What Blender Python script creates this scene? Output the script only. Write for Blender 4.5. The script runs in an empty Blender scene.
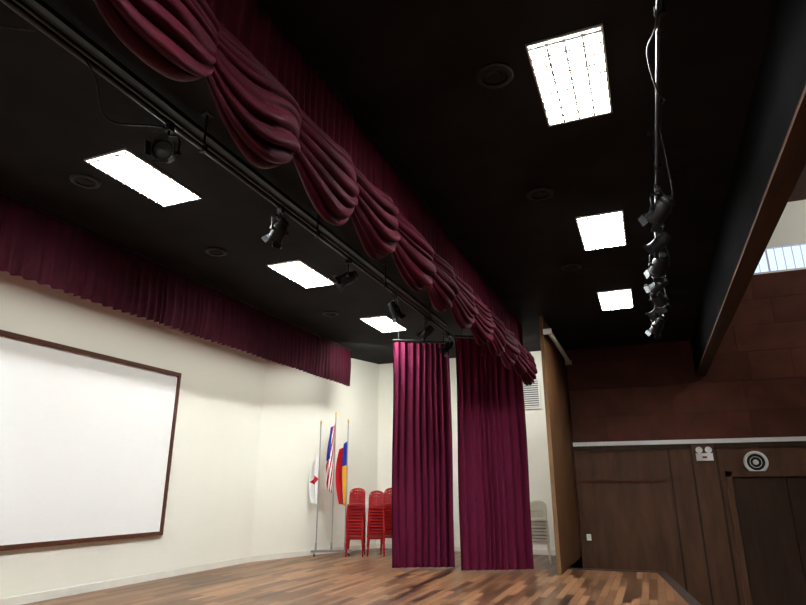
import bpy, math, random
from mathutils import Vector, Matrix
random.seed(7)
sc=bpy.context.scene
sc.view_settings.view_transform='Standard'
sc.view_settings.look='None'
CEIL=5.14

# ------------------------------------------------------------ materials
def mat(name,base,rough=.6,metal=0,spec=.5,noise=None,bump=None,sheen=0,emit=None,es=0,coat=0):
    m=bpy.data.materials.new(name); m.use_nodes=True
    nt=m.node_tree; bs=nt.nodes['Principled BSDF']
    bs.inputs['Base Color'].default_value=(*base,1)
    bs.inputs['Roughness'].default_value=rough
    bs.inputs['Metallic'].default_value=metal
    bs.inputs['Specular IOR Level'].default_value=spec
    bs.inputs['Sheen Weight'].default_value=sheen
    if sheen:
        k=.8/max(base); bs.inputs['Sheen Tint'].default_value=(base[0]*k,base[1]*k+.05,base[2]*k+.05,1)
        bs.inputs['Sheen Roughness'].default_value=.35
    bs.inputs['Coat Weight'].default_value=coat
    if emit:
        bs.inputs['Emission Color'].default_value=(*emit,1); bs.inputs['Emission Strength'].default_value=es
    tc=nt.nodes.new('ShaderNodeTexCoord')
    if noise:
        sc_,amt=noise[0],noise[1]; st=noise[2] if len(noise)>2 else (1,1,1)
        mp=nt.nodes.new('ShaderNodeMapping'); mp.inputs['Scale'].default_value=st
        nt.links.new(tc.outputs['Object'],mp.inputs['Vector'])
        n=nt.nodes.new('ShaderNodeTexNoise'); n.inputs['Scale'].default_value=sc_; n.inputs['Detail'].default_value=5
        nt.links.new(mp.outputs[0],n.inputs['Vector'])
        r=nt.nodes.new('ShaderNodeValToRGB')
        r.color_ramp.elements[0].position=.3; r.color_ramp.elements[1].position=.7
        r.color_ramp.elements[0].color=(*[max(0,c*(1-amt)) for c in base],1)
        r.color_ramp.elements[1].color=(*[min(1,c*(1+amt)) for c in base],1)
        nt.links.new(n.outputs['Fac'],r.inputs['Fac']); nt.links.new(r.outputs['Color'],bs.inputs['Base Color'])
    if bump:
        n=nt.nodes.new('ShaderNodeTexNoise'); n.inputs['Scale'].default_value=bump[0]; n.inputs['Detail'].default_value=4
        nt.links.new(tc.outputs['Object'],n.inputs['Vector'])
        b=nt.nodes.new('ShaderNodeBump'); b.inputs['Strength'].default_value=bump[1]; b.inputs['Distance'].default_value=.02
        nt.links.new(n.outputs['Fac'],b.inputs['Height']); nt.links.new(b.outputs[0],bs.inputs['Normal'])
    return m

M={}
M['cream']=mat('cream_paint',(.83,.825,.735),.6,spec=.3,noise=(.6,.015),bump=(60,.05))
M['black']=mat('black_ceiling_paint',(.014,.0135,.0145),.8,spec=.08,noise=(1.5,.35),bump=(30,.1))
M['blackwall']=mat('black_bulkhead_paint',(.005,.0047,.005),.9,spec=.02,noise=(1.5,.35))
M['board']=mat('whiteboard_surface',(.85,.86,.85),.4)
M['frame']=mat('brown_frame_wood',(.08,.025,.012),.4,noise=(6,.3,(1,8,8)))
M['velvet']=mat('maroon_velvet',(.058,.0028,.011),.8,spec=.1,sheen=.03,noise=(5,.3),bump=(40,.15))
M['swagv']=mat('maroon_swag_velvet',(.044,.0020,.0075),.7,spec=.1,sheen=.05,noise=(4,.35),bump=(25,.3))
M['border']=mat('plum_velvet_border',(.025,.0018,.006),.8,spec=.08,sheen=.02,noise=(5,.25),bump=(40,.15))
M['legc']=mat('magenta_plum_curtain',(.115,.009,.036),.8,spec=.1,sheen=.04,noise=(4,.12,(1,1,.2)),bump=(60,.1))
M['white']=mat('white_enamel',(.8,.8,.78),.4,noise=(3,.03))
M['offwhite']=mat('off_white_trim',(.72,.71,.64),.5,noise=(3,.04))
M['lamp']=mat('lit_fluorescent_diffuser',(1,1,1),.5,emit=(.97,1.0,.98),es=140,noise=(2,.01))
M['fin']=mat('louvre_grid_metal',(.35,.35,.35),.5,noise=(2,.01))
M['steelblk']=mat('black_metal',(.010,.010,.011),.5,metal=0,spec=.3,noise=(8,.3))
M['steel']=mat('galvanised_steel_pipe',(.04,.04,.042),.4,metal=.8,noise=(8,.25))
M['lens']=mat('spot_lens',(.10,.12,.14),.15,spec=.8,noise=(5,.3))
M['chrome']=mat('silver_flag_pole',(.42,.42,.42),.35,metal=.8,noise=(4,.1))
M['red']=mat('red_plastic',(.30,.003,.006),.45,spec=.3,noise=(3,.08))
M['beige']=mat('beige_plastic',(.70,.66,.54),.4,noise=(3,.06))
M['dark']=mat('dark_void',(.005,.005,.005),.9,noise=(3,.2))
M['ventdark']=mat('vent_shadow_gap',(.18,.18,.18),.9,noise=(3,.2))
M['panel']=mat('partition_veneer',(.105,.046,.018),.5,spec=.2,noise=(1.3,.35,(6,6,.5)))
M['paneledge']=mat('partition_end_veneer',(.16,.082,.032),.5,noise=(1.5,.25,(6,6,.5)))
M['wood_lo']=mat('brown_wall_panelling',(.084,.038,.021),.6,spec=.2,noise=(1.5,.25,(3,3,.6)))
M['wood_dk']=mat('dark_brown_door_wood',(.034,.016,.009),.6,spec=.2,noise=(1.5,.3,(4,4,.5)))
M['tileA']=mat('russet_wall_panel_a',(.086,.028,.018),.75,spec=.15,noise=(2,.2))
M['tileB']=mat('russet_wall_panel_b',(.074,.024,.016),.75,spec=.15,noise=(2,.2))
M['tileC']=mat('russet_wall_panel_c',(.096,.031,.020),.75,spec=.15,noise=(2,.2))
M['beam']=mat('brown_beam_cladding',(.06,.027,.015),.7,spec=.2,noise=(1.2,.25,(4,.4,1)))
M['hallfl']=mat('hall_floor',(.04,.02,.01),.5,noise=(3,.3))
M['nose']=mat('dark_stage_nosing',(.02,.009,.006),.5,noise=(4,.3))
M['brass']=mat('gold_finial',(.7,.45,.12),.3,metal=1,noise=(4,.1))

# stage floor planks
def plank():
    m=bpy.data.materials.new('stage_parquet_planks'); m.use_nodes=True; nt=m.node_tree; L=nt.links
    bs=nt.nodes['Principled BSDF']; bs.inputs['Roughness'].default_value=.34;bs.inputs['Specular IOR Level'].default_value=.3
    tc=nt.nodes.new('ShaderNodeTexCoord'); mp=nt.nodes.new('ShaderNodeMapping')
    mp.inputs['Rotation'].default_value=(0,0,math.pi/2)
    L.new(tc.outputs['Object'],mp.inputs['Vector'])
    br=nt.nodes.new('ShaderNodeTexBrick')
    br.inputs['Color1'].default_value=(.040,.014,.007,1); br.inputs['Color2'].default_value=(.34,.165,.080,1)
    br.inputs['Mortar'].default_value=(.010,.006,.004,1)
    br.inputs['Scale'].default_value=1; br.inputs['Mortar Size'].default_value=.004
    br.inputs['Brick Width'].default_value=1.1; br.inputs['Row Height'].default_value=.12
    br.offset=.37; br.offset_frequency=2
    L.new(mp.outputs[0],br.inputs['Vector'])
    n=nt.nodes.new('ShaderNodeTexNoise'); n.inputs['Scale'].default_value=6; n.inputs['Detail'].default_value=6
    mp2=nt.nodes.new('ShaderNodeMapping'); mp2.inputs['Scale'].default_value=(8,.8,1)
    L.new(tc.outputs['Object'],mp2.inputs['Vector']); L.new(mp2.outputs[0],n.inputs['Vector'])
    mx=nt.nodes.new('ShaderNodeMixRGB'); mx.blend_type='MULTIPLY'; mx.inputs['Fac'].default_value=.5
    L.new(br.outputs['Color'],mx.inputs['Color1']); L.new(n.outputs['Fac'],mx.inputs['Color2'])
    L.new(mx.outputs[0],bs.inputs['Base Color'])
    return m
M['plank']=plank()

# ------------------------------------------------------------ builder
class B:
    def __init__(s): s.v=[];s.f=[];s.m=[];s.mats=[]
    def mi(s,k):
        if k not in s.mats: s.mats.append(k)
        return s.mats.index(k)
    def add(s,vs,fs,k,T=None):
        o=len(s.v); i=s.mi(k)
        for p in vs:
            p=Vector(p)
            s.v.append(T@p if T else p)
        for f in fs: s.f.append([a+o for a in f]); s.m.append(i)
    def box(s,lo,hi,k,T=None):
        x0,y0,z0=lo;x1,y1,z1=hi
        vs=[(x0,y0,z0),(x1,y0,z0),(x1,y1,z0),(x0,y1,z0),(x0,y0,z1),(x1,y0,z1),(x1,y1,z1),(x0,y1,z1)]
        s.add(vs,[(0,3,2,1),(4,5,6,7),(0,1,5,4),(1,2,6,5),(2,3,7,6),(3,0,4,7)],k,T)
    def tube(s,p1,p2,r,k,n=12,r2=None,T=None):
        p1=Vector(p1);p2=Vector(p2);d=(p2-p1).normalized()
        a=Vector((0,0,1)) if abs(d.z)<.9 else Vector((1,0,0))
        u=d.cross(a).normalized();w=d.cross(u);r2=r if r2 is None else r2
        vs=[];
        for p,q in((p1,r),(p2,r2)):
            for i in range(n):
                t=2*math.pi*i/n; vs.append(p+u*math.cos(t)*q+w*math.sin(t)*q)
        fs=[(i,(i+1)%n,n+(i+1)%n,n+i) for i in range(n)]+[tuple(range(n-1,-1,-1)),tuple(range(n,2*n))]
        s.add(vs,fs,k,T)
    def path(s,pts,r,k,n=8,T=None):
        pts=[Vector(p) for p in pts]; vs=[];fs=[]
        for j,p in enumerate(pts):
            d=(pts[min(j+1,len(pts)-1)]-pts[max(j-1,0)]).normalized()
            a=Vector((0.01,0.02,1)) if abs(d.z)<.9 else Vector((1,0,0))
            u=d.cross(a).normalized();w=d.cross(u)
            for i in range(n):
                t=2*math.pi*i/n; vs.append(p+u*math.cos(t)*r+w*math.sin(t)*r)
        for j in range(len(pts)-1):
            for i in range(n):
                fs.append((j*n+i,j*n+(i+1)%n,(j+1)*n+(i+1)%n,(j+1)*n+i))
        fs.append(tuple(range(n-1,-1,-1)));fs.append(tuple((len(pts)-1)*n+i for i in range(n)))
        s.add(vs,fs,k,T)
    def lathe(s,prof,k,n=28,T=None):
        vs=[];fs=[]
        for r,z in prof:
            for i in range(n):
                t=2*math.pi*i/n; vs.append((r*math.cos(t),r*math.sin(t),z))
        for j in range(len(prof)-1):
            for i in range(n): fs.append((j*n+i,j*n+(i+1)%n,(j+1)*n+(i+1)%n,(j+1)*n+i))
        s.add(vs,fs,k,T)
    def grid(s,fn,nu,nv,k,T=None):
        vs=[fn(i/nu,j/nv) for j in range(nv+1) for i in range(nu+1)]
        fs=[(j*(nu+1)+i,j*(nu+1)+i+1,(j+1)*(nu+1)+i+1,(j+1)*(nu+1)+i) for j in range(nv) for i in range(nu)]
        s.add(vs,fs,k,T)
    def obj(s,name,parent=None,smooth=40,loc=None):
        me=bpy.data.meshes.new(name); me.from_pydata([tuple(p) for p in s.v],[],s.f)
        for k in s.mats: me.materials.append(M[k])
        me.polygons.foreach_set('material_index',s.m)
        if smooth:
            me.polygons.foreach_set('use_smooth',[True]*len(s.f)); me.set_sharp_from_angle(angle=math.radians(smooth))
        me.update()
        o=bpy.data.objects.new(name,me); sc.collection.objects.link(o)
        if parent: o.parent=parent
        if loc: o.location=loc
        return o
def thing(name,loc,label,cat,group=None,rot=None):
    e=bpy.data.objects.new(name,None); e.empty_display_size=.1; sc.collection.objects.link(e)
    e.location=loc
    if rot: e.rotation_euler=rot
    e['label']=label;e['category']=cat
    if group:e['group']=group
    return e
def dup(root,loc,rotz=None,label=None):
    r=root.copy(); sc.collection.objects.link(r); r.location=loc
    if rotz is not None: r.rotation_euler=(0,0,rotz)
    if label:r['label']=label
    def rec(a,b):
        for c in list(a.children):
            if c in done: continue
            d=c.copy(); d.parent=b; sc.collection.objects.link(d); done.add(d); rec(c,d)
    done=set(); rec(root,r)
    return r
def struct(o): o['kind']='structure'; return o

# ------------------------------------------------------------ room shell
def wallbox(name,lo,hi,k): 
    b=B(); b.box(lo,hi,k); return struct(b.obj(name,smooth=0))
def slab(name,pts,z0,z1,k,ksides=None):
    b=B();n=len(pts)
    vs=[(x,y,z0) for x,y in pts]+[(x,y,z1) for x,y in pts]
    b.add(vs,[tuple(range(n,2*n))],k)
    b.add(vs,[tuple(range(n-1,-1,-1))]+[(i,(i+1)%n,n+(i+1)%n,n+i) for i in range(n)],ksides or k)
    return struct(b.obj(name,smooth=0))
WX=-8.54
A=(WX,11.9);Bc=(-7.25,15.85)
slab('floor',[(-8.8,-4),(2.05,-4),(0.4,10.2),(0.0,13.6),(-1.8,13.45),(-1.8,15.95),(-8.8,15.95)],-1.0,0,'plank','wood_dk')
slab('floor_hall',[(-8.8,-4.1),(8.2,-4.1),(8.2,16.3),(-8.8,16.3)],-1.12,-1.0,'hallfl')
slab('ceiling',[(-8.8,-4.1),(1.3,-4.1),(1.3,16.1),(-8.8,16.1)],CEIL,CEIL+.2,'black')
slab('ceiling_hall',[(1.3,-4.1),(8.2,-4.1),(8.2,16.3),(1.3,16.3)],8.5,8.7,'beam')
wallbox('wall_left',(WX-.2,-4,0),(WX,11.9,CEIL),'cream')
def seg(name,p,q,z0,z1,th,k,side=1):
    p=Vector(p);q=Vector(q);d=(q-p).normalized();n=Vector((-d.y,d.x))*th*side
    pts=[p,q,q+n,p+n]
    return slab(name,[(a.x,a.y) for a in pts],z0,z1,k)
seg('wall_angled',A,Bc,0,CEIL,.2,'cream')
slab('wall_back',[(-7.4,15.85),(-1.8,15.85),(-1.8,16.05),(-7.4,16.05)],0,CEIL,'cream')
wallbox('wall_front',(-8.8,-4.2,-1),(8.2,-4,8.5),'cream')
wallbox('wall_right',(8,-4,-1),(8.2,16.3,8.5),'cream')
# partition
b=B(); b.box((-1.87,12.4,-1),(-1.8,16.1,CEIL),'panel'); b.box((-1.875,12.37,0),(-1.795,12.4,CEIL),'paneledge')
struct(b.obj('wall_partition',smooth=0))
# baseboards
b=B();b.box((WX,-4,0),(WX+.02,11.9,.12),'offwhite');struct(b.obj('baseboard_left',smooth=0))
d=(Vector(Bc)-Vector(A)).normalized(); n=Vector((d.y,-d.x))*.02
b=B();P=[Vector(A),Vector(A)+n,Vector(Bc)+n,Vector(Bc)]
vs=[(p.x,p.y,0) for p in P]+[(p.x,p.y,.12) for p in P]
b.add(vs,[(0,1,2,3),(4,5,6,7),(0,1,5,4),(1,2,6,5),(2,3,7,6),(3,0,4,7)],'offwhite');struct(b.obj('baseboard_angled',smooth=0))
b=B();b.box((-7.25,15.83,0),(-1.93,15.85,.12),'offwhite');struct(b.obj('baseboard_back',smooth=0))
# bulkhead beam between stage and hall
b=B();b.box((1.3,-4,4.26),(1.34,16.1,8.5),'blackwall');b.box((1.34,-4,4.26),(1.50,16.1,8.5),'beam')
b.box((1.3,-4,4.22),(1.52,16.1,4.26),'beam')
struct(b.obj('trim_1',smooth=0))
# far wall with a clerestory opening
b=B()
FY=16.1
WZ0,WZ1=6.68,7.38
b.box((-1.8,FY,-1),(8,FY+.2,2.6),'wood_lo')
b.box((-1.8,FY,2.6),(8,FY+.2,WZ0),'tileB')
b.box((1.3,FY,WZ1),(8,FY+.2,8.5),'cream')
b.box((-1.8,FY,WZ0),(1.3,FY+.2,8.5),'tileB')
b.box((6.5,FY,WZ0),(8,FY+.2,WZ1),'cream')
rows=[2.72,3.35,4.05,4.75,5.4,6.05,6.66]
for r in range(len(rows)-1):
    x=-1.8+(.0 if r%2 else -.35)
    while x<8:
        w=random.choice([.9,1.25,1.6]); x1=min(x+w,8); x0=max(x,-1.8)
        if x1-x0>.1: b.box((x0+.003,FY-random.choice([.016,.02,.026]),rows[r]+.003),(x1-.003,FY,rows[r+1]-.003),random.choice(['tileA','tileB','tileC','tileB']))
        x=x1
struct(b.obj('wall_far',smooth=0))
b=B();b.box((-1.8,FY-.05,2.60),(8,FY,2.70),'white');struct(b.obj('trim_2',smooth=0))
b=B();b.box((-1.75,FY-.04,1.72),(.35,FY,1.78),'tileC')
for x in(.42,.92,1.45):b.box((x,FY-.03,-1),(x+.05,FY,2.58),'wood_dk')
b.box((.97,FY-.06,-1),(1.45,FY-.005,2.58),'wood_lo')
b.box((-1.8,FY-.03,2.48),(8,FY,2.6),'wood_dk')
struct(b.obj('trim_3',smooth=0))
# door
b=B()
b.box((1.6,FY-.10,-1),(1.72,FY-.002,1.95),'wood_lo');b.box((3.88,FY-.10,-1),(4.0,FY-.002,1.95),'wood_lo');b.box((1.6,FY-.10,1.83),(4.0,FY-.002,1.95),'wood_lo')
for x0 in(1.73,2.81):
    b.box((x0,FY-.05,-.99),(x0+1.06,FY-.004,1.82),'wood_dk')
struct(b.obj('door_1',smooth=0))
# window
b=B()
b.box((1.3,FY,WZ0),(6.5,FY+.1,WZ0+.05),'white');b.box((1.3,FY,WZ1-.04),(6.5,FY+.1,WZ1),'white')
x=1.4
i=0
while x<6.5:
    w=.04 if i%5==0 else .012
    b.box((x,FY+.04,WZ0+.05),(x+w,FY+.08,WZ1-.04),'white'); x+=.19;i+=1
struct(b.obj('window_1',smooth=0))
# stage nosing
b=B()
P=[(2.05,-4),(0.4,10.2),(0,13.6),(-1.8,13.45)]
for p,q in zip(P[:-1],P[1:]):
    p=Vector((*p,0));q=Vector((*q,0));dd=(q-p).normalized();nn=Vector((dd.y,-dd.x,0))
    vs=[];
    for a in(p,q):
        for off,z in((-.12,-.05),(.03,-.05),(.03,.012),(-.12,.012)): vs.append(a+nn*off+Vector((0,0,z)))
    b.add(vs,[(0,1,2,3),(7,6,5,4),(0,4,5,1),(1,5,6,2),(2,6,7,3),(3,7,4,0)],'nose')
struct(b.obj('trim_4',smooth=0))

# ------------------------------------------------------------ whiteboard
r=thing('whiteboard',(WX,6.35,.75),'large white board in a thin brown frame on cream wall','whiteboard')
b=B();b.box((.002,-2.65,.03),(.03,2.65,2.99),'board');b.obj('board_panel',r,0)
b=B()
b.box((.002,-2.72,0),(.055,2.72,.07),'frame');b.box((.002,-2.72,2.95),(.055,2.72,3.02),'frame')
b.box((.002,-2.72,.07),(.055,-2.65,2.95),'frame');b.box((.002,2.65,.07),(.055,2.72,2.95),'frame')
b.obj('board_frame',r,0)

# ------------------------------------------------------------ troffers
def troffer(loc):
    r=thing('ceiling_light',loc,'lit recessed rectangular fluorescent ceiling light with louvre grid','ceiling light','fluorescent ceiling lights')
    b=B();hw,hl=.29,.6
    for lo,hi in(((-hw-.02,-hl-.02,-.02),(-hw,hl+.02,0)),((hw,-hl-.02,-.02),(hw+.02,hl+.02,0)),((-hw,-hl-.02,-.02),(hw,-hl,0)),((-hw,hl,-.02),(hw,hl+.02,0))):
        b.box(lo,hi,'white')
    b.obj('light_frame',r,0)
    b=B();b.box((-hw,-hl,-.015),(hw,hl,-.004),'lamp');b.obj('diffuser',r,0)
    b=B()
    for i in range(10):
        y=-hl+.02+i*(2*hl-.04)/9; b.box((-hw,y-.012,-.040),(hw,y+.012,-.016),'fin')
    for x in(-.145,0,.145): b.box((x-.009,-hl,-.040),(x+.009,hl,-.016),'fin')
    b.obj('louvre',r,0)
    return r
t0=troffer((-.26,4.74,CEIL))
for x in(-.26,-5.24):
    for y in(1.1,4.74,8.3,11.8):
        if (x,y)!=(-.26,4.74): dup(t0,(x,y-(.08 if x<-1 else 0),CEIL))

# downlights
r0=thing('downlight',(-.9,4.4,CEIL),'unlit black round recessed ceiling downlight','downlight','unlit round ceiling downlights')
b=B();b.lathe([(.17,0),(.17,-.018),(.15,-.03),(.12,-.025),(.115,-.006),(.115,-.001)],'steelblk');b.obj('trim_ring',r0)
b=B();b.lathe([(.114,-.004),(.07,-.008),(.06,-.02),(.001,-.024)],'dark');b.obj('lamp_recess',r0)
for p in((-.9,6.8),(-.85,9.6),(-5.95,4.4),(-5.95,6.8),(-5.95,10.5)): dup(r0,(*p,CEIL))

# ------------------------------------------------------------ draped cloth
def pleats(name,parent,p,q,z0,z1,k,wave,amp,seed,hem=.01,topamp=.5,res=8,var=.4):
    rnd=random.Random(seed);p=Vector(p);q=Vector(q);L=(q-p).length;d=(q-p)/L;n=Vector((-d.y,d.x))
    N=max(4,int(L/wave)); ph=[0];
    for i in range(N): ph.append(ph[-1]+rnd.uniform(1-var,1+var))
    ph=[a/ph[-1] for a in ph]; am=[rnd.uniform(.6,1.25) for _ in range(N+1)]
    nu=N*res
    def fn(s,t):
        x=s*N;i=min(int(x),N-1);fr=x-i
        y=ph[i]+(ph[i+1]-ph[i])*fr
        a=am[i]*(1-fr)+am[i+1]*fr
        c=math.sin(2*math.pi*fr-.5)+.15*math.sin(4*math.pi*fr)
        f=topamp+(1-topamp)*t
        off=amp*a*c*f
        off+=amp*.7*math.sin(3.1*y*L+2*t+seed)*t
        pt=p+d*(y*L+.012*math.sin(7*t+5*y))+n*off
        z=z1+(z0-z1)*t - (hem*math.sin(2*math.pi*fr)*t)
        return (pt.x,pt.y,z)
    b=B();b.grid(fn,nu,14,k)
    o=b.obj(name,parent,0); o.data.polygons.foreach_set('use_smooth',[True]*len(o.data.polygons))
    return o
# rear border (plain pleated pelmet)
r=thing('pleated_border_curtain',(-7.15,6.5,CEIL),'long plum velvet pleated pelmet hanging from the black ceiling','curtain')
pleats('border_cloth',r,(0,-9.5),(0,7.3),-1.0,-.02,'border',.15,.030,3,hem=.006,res=12)
b=B();b.box((-.03,-9.5,-.03),(.03,7.3,0),'steelblk');b.obj('curtain_track',r,0)

# main swagged valance
VX=-2.36
r=thing('swag_valance',(VX,6.5,CEIL),'deep maroon velvet stage valance with gathered scalloped swags','stage valance')
pleats('pleated_heading',r,(0,-8.5),(0,6.4),-1.0,-.02,'velvet',.12,.03,5,hem=.01,topamp=.8)
b=B();b.box((-.03,-8.5,-.03),(.03,6.4,0),'steelblk');b.obj('curtain_track',r,0)
W=.962
def sm(a): return a*a*(3-2*a)
for i in range(14):
    y0=.45+(i-1)*W-6.5; rnd=random.Random(40+i)
    ph=rnd.uniform(0,6);dr=rnd.uniform(-.05,.05);sk=rnd.uniform(-.04,.06);bx=rnd.uniform(-.025,.025)
    # irregular fold lines: individual start, width, depth and a wander of their own
    NF=rnd.choice([9,10,11]);br_=[0]
    for k in range(NF): br_.append(br_[-1]+rnd.uniform(.5,1.7))
    br_=[q/br_[-1] for q in br_]; fa=[rnd.uniform(.5,1.4) for _ in range(NF)]
    wa=[(rnd.uniform(-.030,.030),rnd.uniform(1.2,2.6),rnd.uniform(0,6)) for _ in range(4)]
    def fn(s,t,ph=ph,dr=dr,sk=sk,y0=y0,NF=NF,br_=br_,fa=fa,wa=wa,bx=bx):
        e=max(math.sin(math.pi*s),0)
        ss=s+sk*e
        g=e**.68
        # front hangs nearly flat, most fullness sits low in the scallop
        h=(1-math.cos(math.pi*t**1.08))/2
        zend=-.62-.34*h
        zc=-.70-(.74+dr)*h
        z=zend*(1-g)+zc*g
        belly=math.sin(math.pi*t**1.25)
        x=.05+(.23+bx)*belly*g+.04*g
        u=t
        for a,b_,c in wa: u+=a*math.sin(2*math.pi*b_*s*.5+c)*math.sin(math.pi*t)
        u=min(max(u,0),.9999)
        k=0
        while k<NF-1 and u>=br_[k+1]: k+=1
        f=(u-br_[k])/(br_[k+1]-br_[k]); wd=(br_[k+1]-br_[k])*NF
        rid=(math.sin(math.pi*f**.85))**.8-.45
        am=.018+.046*e**.6
        am*=fa[k]*min(wd,1.3)
        if k%3==1: am*=(1-.75*sm(min(max((s-.35)/.4,0),1)))
        if k%4==2: am*=(1-.7*sm(min(max((.65-s)/.4,0),1)))
        nx=math.sin(math.pi*t);nz=math.cos(math.pi*t)
        x+=am*rid*(nx+.15)+.012*math.sin(7*s+5*t+ph)*e; z+=am*rid*nz*.9-.45*am*math.sin(math.pi*f)*nx+.012*math.sin(9*s+ph)*e*t
        yy=y0-.05+ss*(W+.10)
        return (x,yy,z)
    b=B();b.grid(fn,48,170,'swagv')
    o=b.obj('swag',r,0);o.data.polygons.foreach_set('use_smooth',[True]*len(o.data.polygons))
    m=o.modifiers.new('Soften','SMOOTH');m.factor=.5;m.iterations=1

# leg curtains
def leg(p,q,seed,label):
    c=((p[0]+q[0])/2,(p[1]+q[1])/2)
    r=thing('stage_curtain',(c[0],c[1],0),label,'curtain')
    pp=(p[0]-c[0],p[1]-c[1]);qq=(q[0]-c[0],q[1]-c[1])
    pleats('curtain_cloth',r,pp,qq,.02,4.76,'legc',.145,.055,seed,hem=.004,topamp=.6,res=14,var=.5)
    P=Vector((*pp,0));Q=Vector((*qq,0))
    b=B();b.tube(P+Vector((0,0,4.80)),Q+Vector((0,0,4.80)),.02,'dark')
    for t in(.1,.9):
        a=P.lerp(Q,t);b.tube(a+Vector((0,0,4.8)),a+Vector((0,0,CEIL)),.008,'dark')
    b.obj('curtain_rail',r)
leg((-5.12,11.95),(-4.0,12.65),11,'tall plum pleated side curtain near the red chair stacks')
leg((-3.70,12.12),(-2.42,12.95),12,'tall magenta plum pleated side curtain beside the wooden partition')

# ------------------------------------------------------------ lighting bars
def bar(x,z,y0,y1,label,extra):
    r=thing('lighting_bar',(x,(y0+y1)/2,z),label,'lighting bar'); h=(y1-y0)/2
    b=B();b.tube((0,-h,0),(0,h,0),.026,'steel',14);b.obj('pipe',r)
    y=-h+.5
    while y<h:
        b=B();b.tube((0,y,0),(0,y,CEIL-z),.012,'steelblk');b.box((-.035,y-.02,-.035),(.035,y+.02,.035),'steelblk');b.box((-.05,y-.05,CEIL-z-.01),(.05,y+.05,CEIL-z),'steelblk')
        b.obj('hanger',r); y+=2.2
    if extra:
        b=B();b.tube((-.16,-h,.2),(-.16,h,.2),.018,'steelblk');b.box((-.19,-h,.28),(-.13,h,.33),'steelblk');b.obj('cable_conduit',r)
    return r
rb=bar(-3.7,4.75,-1,12.0,'long steel lighting pipe beside the swag valance',True)
def cable(parent,pts,r=.008):
    P=[Vector(p) for p in pts];P=[P[0]]+P+[P[-1]];out=[]
    for i in range(1,len(P)-2):
        for j in range(8):
            t=j/8;a,b_,c,d_=P[i-1],P[i],P[i+1],P[i+2]
            out.append(.5*((2*b_)+(-a+c)*t+(2*a-5*b_+4*c-d_)*t*t+(-a+3*b_-3*c+d_)*t**3))
    out.append(P[-2]);b=B();b.path(out,r,'steelblk',6);b.obj('cable',parent)
cable(rb,[(0,-3,.03),(.08,-2.9,-.15),(-.1,-2.6,-.28),(-.05,-2.2,-.1),(.03,-1.9,.02)])
cable(rb,[(-.05,-4.3,.03),(-.3,-4.0,-.1),(-.35,-3.6,-.05),(-.1,-3.3,.02)])
rb2=bar(.42,4.75,1,12.2,'steel lighting pipe with tangled cables under the black ceiling','')
cable(rb2,[(0,-3.2,.03),(-.05,-3.0,-.2),(-.10,-2.7,-.15),(-.04,-2.3,-.22),(.04,-1.9,-.05),(0,-1.7,.02)])
cable(rb2,[(0,-1.5,.03),(.06,-1.1,-.2),(.10,-.6,-.35),(.02,-.3,-.1)])
cable(rb2,[(0,.9,.0),(.12,1.3,-.3),(.02,1.8,-.4),(-.08,2.3,-.2),(0,2.6,.0)])
cable(rb2,[(0,2.9,.0),(-.1,3.3,-.35),(.08,3.9,-.4),(.05,4.4,-.1)])

def spot(loc,aim,label,group,sc_=1.0):
    r=thing('stage_spotlight',loc,label,'stage light',group)
    b=B();b.box((-.035,-.03,-.05),(.035,.03,.04),'steelblk');b.tube((0,0,-.05),(0,0,-.09),.012,'steelblk');b.obj('clamp',r)
    aim=Vector(aim).normalized()
    side=aim.cross(Vector((0,0,1))).normalized()
    c=Vector((0,0,-.27))
    b=B();w=.125*sc_
    pts=[c-side*w, c-side*w+Vector((0,0,.12)), c-side*(w*.8)+Vector((0,0,.175)), c+side*(w*.8)+Vector((0,0,.175)), c+side*w+Vector((0,0,.12)), c+side*w]
    b.path(pts,.01,'steelblk',8);b.tube(c-side*(w+.02),c-side*(w-.03),.02,'steelblk');b.tube(c+side*(w+.02),c+side*(w-.03),.02,'steelblk')
    b.obj('yoke',r)
    q=aim.to_track_quat('Z','Y').to_matrix().to_4x4();T=Matrix.Translation(c)@q@Matrix.Scale(sc_,4)
    b=B();b.lathe([(.001,-.17),(.05,-.17),(.07,-.15),(.075,-.10),(.095,-.06),(.10,-.02),(.10,.12),(.112,.125),(.112,.15),(.098,.15),(.094,.06)],'steelblk',24,T)
    for z in(-.12,-.135):b.lathe([(.07,z-.004),(.088,z-.004),(.088,z+.004),(.07,z+.004)],'steelblk',24,T)
    b.obj('housing',r)
    b=B();b.lathe([(.095,.10),(.06,.115),(.001,.122)],'lens',24,T);b.obj('lens',r)
    b=B()
    for sx,sy in((1,0),(-1,0),(0,1),(0,-1)):
        lo=(-.07,-.004,0);hi=(.07,.004,.07)
        ang=math.atan2(sy,sx);R=Matrix.Rotation(ang-math.pi/2,4,'Z')
        TT=T@R@Matrix.Translation((0,.112,.15))@Matrix.Rotation(math.radians(-25),4,'X')
        b.box(lo,hi,'steelblk',TT)
    b.obj('barn_doors',r,0)
    return r
G1='spotlights on the pipe beside the valance';G2='spotlights on the open pipe'
for y,aim in((3.45,(.5,-.9,-.35)),(5.25,(-.7,.2,-.8)),(7.0,(-.8,-.4,-.5)),(8.7,(.3,.5,-.9)),(10.3,(-.8,0,-.6)),(11.6,(-.5,-.5,-.7))):
    spot((-3.7,y,4.72),aim,'black metal stage spotlight clamped under a ceiling pipe',G1,.85)
for i,(y,aim) in enumerate(((6.35,(-.6,.7,-.5)),(7.3,(-.8,.3,-.6)),(8.1,(-.3,.8,-.5)),(9.0,(-.8,.5,-.4)),(9.7,(.4,.8,-.5)),(10.5,(-.8,.1,-.6)),(11.5,(-.5,.6,-.7)))):
    spot((.42,y,4.72),aim,'black metal stage spotlight clamped under a cabled pipe',G2,.8 if i%2 else .95)

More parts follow.
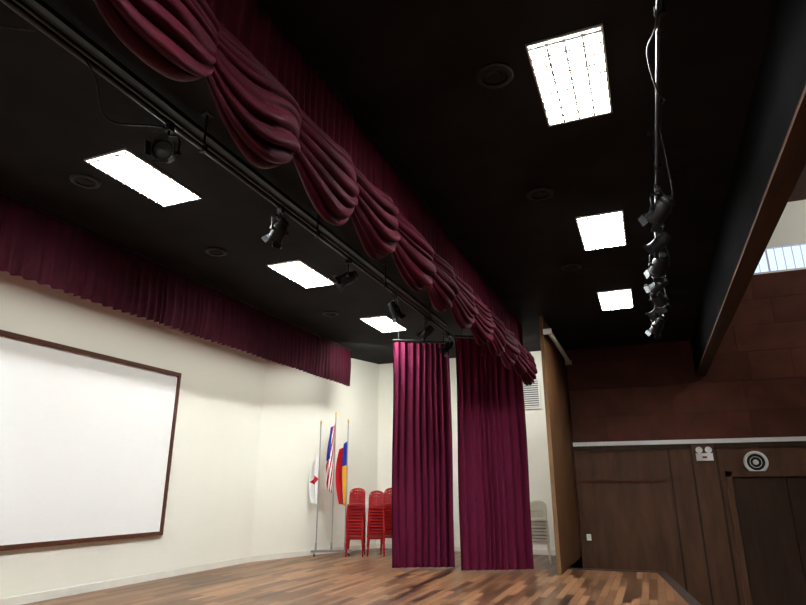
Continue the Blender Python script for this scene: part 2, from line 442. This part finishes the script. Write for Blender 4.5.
# ------------------------------------------------------------ flags
r=thing('flag_stand',(-7.48,13.7,0),'low silver metal flag stand on castered feet by the cream wall','flag stand',rot=(0,0,math.radians(32)))
b=B();b.box((-.50,-.03,.08),(.50,.03,.13),'chrome')
for x in(-.42,.42):
    b.box((x-.02,-.22,.06),(x+.02,.22,.09),'chrome')
b.obj('base_bar',r,0)
for x in(-.42,.42):
    for y in(-.2,.2):
        b=B();b.tube((x-.012,y,.03),(x+.012,y,.03),.03,'steelblk');b.obj('caster',r)
for x in(-.38,0,.33):
    b=B();b.tube((x,0,.13),(x,0,.30),.026,'chrome');b.obj('pole_socket',r)
def flagmat(name,kind):
    m=bpy.data.materials.new(name);m.use_nodes=True;nt=m.node_tree;L=nt.links;bs=nt.nodes['Principled BSDF'];bs.inputs['Roughness'].default_value=.8;bs.inputs['Specular IOR Level'].default_value=.1
    uv=nt.nodes.new('ShaderNodeUVMap');sp=nt.nodes.new('ShaderNodeSeparateXYZ');L.new(uv.outputs[0],sp.inputs[0])
    def ramp(src,els,const=True):
        r=nt.nodes.new('ShaderNodeValToRGB')
        if const:r.color_ramp.interpolation='CONSTANT'
        r.color_ramp.elements[0].position=els[0][0];r.color_ramp.elements[0].color=(*els[0][1],1)
        r.color_ramp.elements[1].position=els[1][0];r.color_ramp.elements[1].color=(*els[1][1],1)
        for p,c in els[2:]:
            e=r.color_ramp.elements.new(p);e.color=(*c,1)
        L.new(src,r.inputs['Fac']);return r.outputs['Color']
    red=(.42,.010,.016);wh=(.8,.8,.78);bl=(.012,.03,.25);ye=(.75,.33,.02)
    def mathn(op,a,bv):
        n=nt.nodes.new('ShaderNodeMath');n.operation=op;L.new(a,n.inputs[0])
        if isinstance(bv,float): n.inputs[1].default_value=bv
        else: L.new(bv,n.inputs[1])
        return n.outputs[0]
    if kind=='stripes':
        s=mathn('MODULO',mathn('MULTIPLY',mathn('ADD',sp.outputs[0],mathn('MULTIPLY',sp.outputs[1],.7)),5.0),1.0)
        c1=ramp(s,[(0,red),(.5,wh)])
        ca=mathn('MULTIPLY',mathn('GREATER_THAN',sp.outputs[1],.5),mathn('GREATER_THAN',sp.outputs[0],.4))
        mx=nt.nodes.new('ShaderNodeMixRGB');L.new(ca,mx.inputs[0]);L.new(c1,mx.inputs[1]);mx.inputs[2].default_value=(*bl,1);L.new(mx.outputs[0],bs.inputs['Base Color'])
    elif kind=='tri':
        c1=ramp(sp.outputs[0],[(0,ye),(.38,bl),(.62,red)])
        ca=mathn('GREATER_THAN',sp.outputs[1],.62)
        mx=nt.nodes.new('ShaderNodeMixRGB');L.new(ca,mx.inputs[0]);L.new(c1,mx.inputs[1])
        L.new(ramp(sp.outputs[0],[(0,bl),(.5,red)]),mx.inputs[2]);L.new(mx.outputs[0],bs.inputs['Base Color'])
    else:
        u=mathn('ABSOLUTE',mathn('SUBTRACT',sp.outputs[0],.5),0.0);v=mathn('ABSOLUTE',mathn('SUBTRACT',sp.outputs[1],.5),0.0)
        e=mathn('ADD',mathn('MULTIPLY',u,.25),v)
        L.new(ramp(e,[(0,wh),(.03,red),(.12,wh)]),bs.inputs['Base Color'])
    return m
M['flag_white']=flagmat('white_flag_cloth','white');M['flag_stripes']=flagmat('red_white_striped_flag_cloth','stripes');M['flag_tri']=flagmat('red_blue_yellow_flag_cloth','tri')
def flag(loc,h,w,z0,z1,side,k,label,seed):
    r=thing('flag',loc,label,'flag','flags on the metal stand')
    b=B();b.tube((0,0,.14),(0,0,h),.016,'chrome');b.obj('flag_pole',r)
    b=B();b.lathe([(.001,h+.12),(.012,h+.09),(.024,h+.05),(.018,h+.01),(.02,h-.01),(.001,h-.02)],'brass',12);b.obj('finial',r)
    rnd=random.Random(seed);ph=rnd.uniform(0,6)
    def fn(s,t):
        z=z1+(z0-z1)*t + .22*s*(1-t)*-1 + .05*s*t
        sp=w*(.35+.65*math.sin(math.pi*min(1,.15+.75*t)))*s
        x=side*(sp*.85+.01);y=.055*math.sin(9*s+ph+1.5*t)*(.4+s)
        return (x*.9,y-.02+side*.0-s*.05,z)
    b=B();b.grid(fn,24,24,k);o=b.obj('flag_cloth',r,0)
    me=o.data;me.polygons.foreach_set('use_smooth',[True]*len(me.polygons))
    uv=me.uv_layers.new(name='UVMap')
    for lp in me.loops:
        vi=lp.vertex_index;uv.data[lp.index].uv=((vi%25)/24,1-(vi//25)/24)
    m=o.modifiers.new('Solidify','SOLIDIFY');m.thickness=.004
flag((-7.80,13.50,0),3.15,.24,1.15,2.45,-1,'flag_white','white flag with red emblem draped on a silver pole',1)
flag((-7.48,13.70,0),3.38,.26,1.45,3.2,-1,'flag_stripes','red and white striped flag with blue canton on a silver pole',2)
flag((-7.20,13.875,0),3.2,.32,1.15,2.75,-1,'flag_tri','red blue and yellow flag draped on a silver pole',3)

# ------------------------------------------------------------ plastic chairs
def chair(loc,k,label,group,rotz):
    r=thing('plastic_chair',loc,label,'chair',group,rot=(0,0,rotz))
    def seat(s,t):
        x=(s-.5)*.40*(1-.08*t);y=(t-.5)*.40
        e=max(abs(s-.5),abs(t-.5))*2
        z=.43-.018*(1-e**2)-(.03*max(0,(e-.86)/.14)**2)
        return(x,y,z)
    b=B();b.grid(seat,16,16,k);b.box((-.195,-.205,.385),(.195,-.19,.425),k);b.box((-.195,-.19,.385),(-.183,.19,.42),k);b.box((.183,-.19,.385),(.195,.19,.42),k)
    o=b.obj('seat',r,50);m=o.modifiers.new('Solidify','SOLIDIFY');m.thickness=.006
    for sx in(-1,1):
        for sy in(-1,1):
            b=B();b.tube((sx*.175,sy*.175,.41),(sx*.205,sy*.215,0),.024,k,8,.016);b.obj('leg',r)
    b=B()
    def arc(w,h,z0,n=14):
        pts=[(-w,0,z0)]
        for i in range(n+1):
            a=math.pi-math.pi*i/n
            pts.append((w*math.cos(a)*1.0,0,h-.10+.10*math.sin(a)))
        pts.append((w,0,z0));return pts
    bend=lambda p:(p[0],.185+.05*((p[2]-.43)/.37)-.04*(1-(p[0]/.19)**2)*-1*.6,p[2])
    b.path([bend(p) for p in arc(.18,.80,.41)],.018,k,8)
    b.path([bend(p) for p in arc(.15,.775,.60)],.016,k,8)
    for x in(-.09,-.03,.03,.09):
        b.path([bend((x,0,z)) for z in(.44,.55,.68,.76)],.014,k,6)
    b.path([bend((x,0,.60)) for x in(-.18,-.09,0,.09,.18)],.018,k,6)
    b.path([bend((x,0,.50)) for x in(-.18,-.09,0,.09,.18)],.014,k,6)
    b.obj('backrest',r)
    return r
c0=chair((-6.90,13.85,0),'red','red moulded plastic chair stacked near the flag stand','stacked red plastic chairs',math.radians(20))
for (x,y,n,rz) in((-6.90,13.85,12,20),(-6.48,14.14,11,24),(-6.30,14.60,12,15)):
    for i in range(n):
        if (x,i)==(-6.90,0):continue
        dup(c0,(x+random.uniform(-.006,.006),y,i*.07),math.radians(rz)+random.uniform(-.02,.02))
c1=chair((-2.50,14.3,0),'beige','beige moulded plastic chair stacked behind the side curtain','stacked beige plastic chairs',math.radians(10))
for i in range(1,8): dup(c1,(-2.50,14.3,i*.07),math.radians(10))

# ------------------------------------------------------------ small fittings
r=thing('wall_vent',(-2.80,15.85,4.0),'white louvred air vent set high in the cream wall','vent')
b=B()
b.box((-.30,-.04,-.42),(-.26,0,.42),'white');b.box((.26,-.04,-.42),(.30,0,.42),'white');b.box((-.26,-.04,.38),(.26,0,.42),'white');b.box((-.26,-.04,-.42),(.26,0,-.38),'white')
b.box((-.26,-.006,-.38),(.26,0,.38),'ventdark')
b.obj('vent_frame',r,0)
b=B()
for i in range(13):
    T=Matrix.Translation((0,-.02,-.35+i*.058))@Matrix.Rotation(math.radians(35),4,'X');b.box((-.26,-.02,-.004),(.26,.02,.004),'white',T)
b.obj('louvre_blades',r,0)

r=thing('emergency_light',(1.22,FY-.06,2.2),'white twin-head emergency light on the dark brown wall','emergency light')
b=B();b.box((-.18,-.05,0),(.18,.045,.17),'white');b.box((-.05,-.056,.05),(.05,-.05,.10),'red');b.obj('battery_case',r,0)
for x in(-.1,.1):
    T=Matrix.Translation((x,-.02,.24))@Matrix.Rotation(math.radians(80),4,'X')
    b=B();b.lathe([(.001,-.05),(.04,-.04),(.075,.02),(.075,.04),(.065,.04),(.06,.02),(.001,.01)],'white',20,T);b.tube((x,0,.16),(x,0,.2),.012,'white');b.obj('lamp_head',r)

r=thing('wall_speaker',(2.27,FY-.055,2.15),'round white-rimmed wall speaker with concentric rings on dark wood','speaker')
T=Matrix.Rotation(math.radians(90),4,'X')
b=B();b.lathe([(.25,-.05),(.25,.01),(.235,.03),(.20,.03),(.185,.01),(.185,0)],'white',40,T);b.obj('speaker_rim',r)
b=B();b.lathe([(.186,.0),(.11,-.02),(.001,-.03)],'dark',40,T);b.obj('speaker_cone',r)
b=B();b.lathe([(.125,-.01),(.125,.01),(.115,.01),(.115,-.01)],'white',40,T);b.lathe([(.06,-.02),(.055,.01),(.001,.015)],'white',30,T);b.obj('speaker_grille_ring',r)

r=thing('projector_screen_housing',(-1.68,14.1,4.76),'long white cylindrical projector screen housing fixed high on the partition','projector screen')
b=B();b.tube((0,-1.75,0),(0,1.75,0),.05,'white',20);b.obj('screen_tube',r)
for y in(-1.77,1.73):
    b=B();b.box((-.118,y,-.06),(.06,y+.04,.06),'white');b.obj('end_bracket',r,0)

r=thing('wall_outlet',(-1.6,FY-.03,.42),'small white socket box low on the brown wall','outlet')
b=B();b.box((-.05,-.02,-.07),(.05,.026,.07),'white');b.box((-.035,-.024,-.05),(.035,-.02,.05),'offwhite');b.obj('socket_plate',r,0)

# ------------------------------------------------------------ lights + world
w=bpy.data.worlds.new('World');sc.world=w;w.use_nodes=True
w.node_tree.nodes['Background'].inputs[0].default_value=(.60,.74,1,1);w.node_tree.nodes['Background'].inputs[1].default_value=1.5
def area(name,loc,target,e,sx,sy,col):
    l=bpy.data.lights.new(name,'AREA');l.shape='RECTANGLE';l.energy=e;l.size=sx;l.size_y=sy;l.color=col
    o=bpy.data.objects.new(name,l);o.location=loc;sc.collection.objects.link(o)
    o.rotation_euler=(Vector(target)-Vector(loc)).to_track_quat('-Z','Y').to_euler();return o
area('hall_fill',(6.5,11,7.8),(4,16,8.3),190,3,3,(1,.98,.93))  # added fill lamp, brightens the cream hall wall above the window
# fluorescent wall-wash battens concealed behind the rear pelmet
l=bpy.data.lights.new('pelmet_wall_wash','AREA');l.shape='RECTANGLE';l.energy=270;l.size=.12;l.size_y=15;l.color=(.98,1,.94)
o=bpy.data.objects.new('pelmet_wall_wash',l);o.location=(-7.45,5.9,4.95);o.rotation_euler=(0,math.radians(-22),0);sc.collection.objects.link(o)
area('side_wall_fill',(-6.2,13.2,5.0),(-7.6,14.6,1.5),60,1.2,.12,(.98,1,.94))  # added fill lamp out in front of the pelmet, lifts the angled wall
area('backstage_fill',(-3.0,13.9,5.0),(-2.8,15.6,1.5),60,1.2,.12,(.98,1,.94))  # extra lamp added to brighten the back wall between curtain and partition

# ------------------------------------------------------------ camera
cd=bpy.data.cameras.new('Camera');cam=bpy.data.objects.new('Camera',cd);sc.collection.objects.link(cam)
cd.sensor_width=36;cd.lens=585*36/806;cam.location=(0,0,1.59)
cam.rotation_euler=(math.radians(90+17.55),0,math.radians(22.17));sc.camera=cam
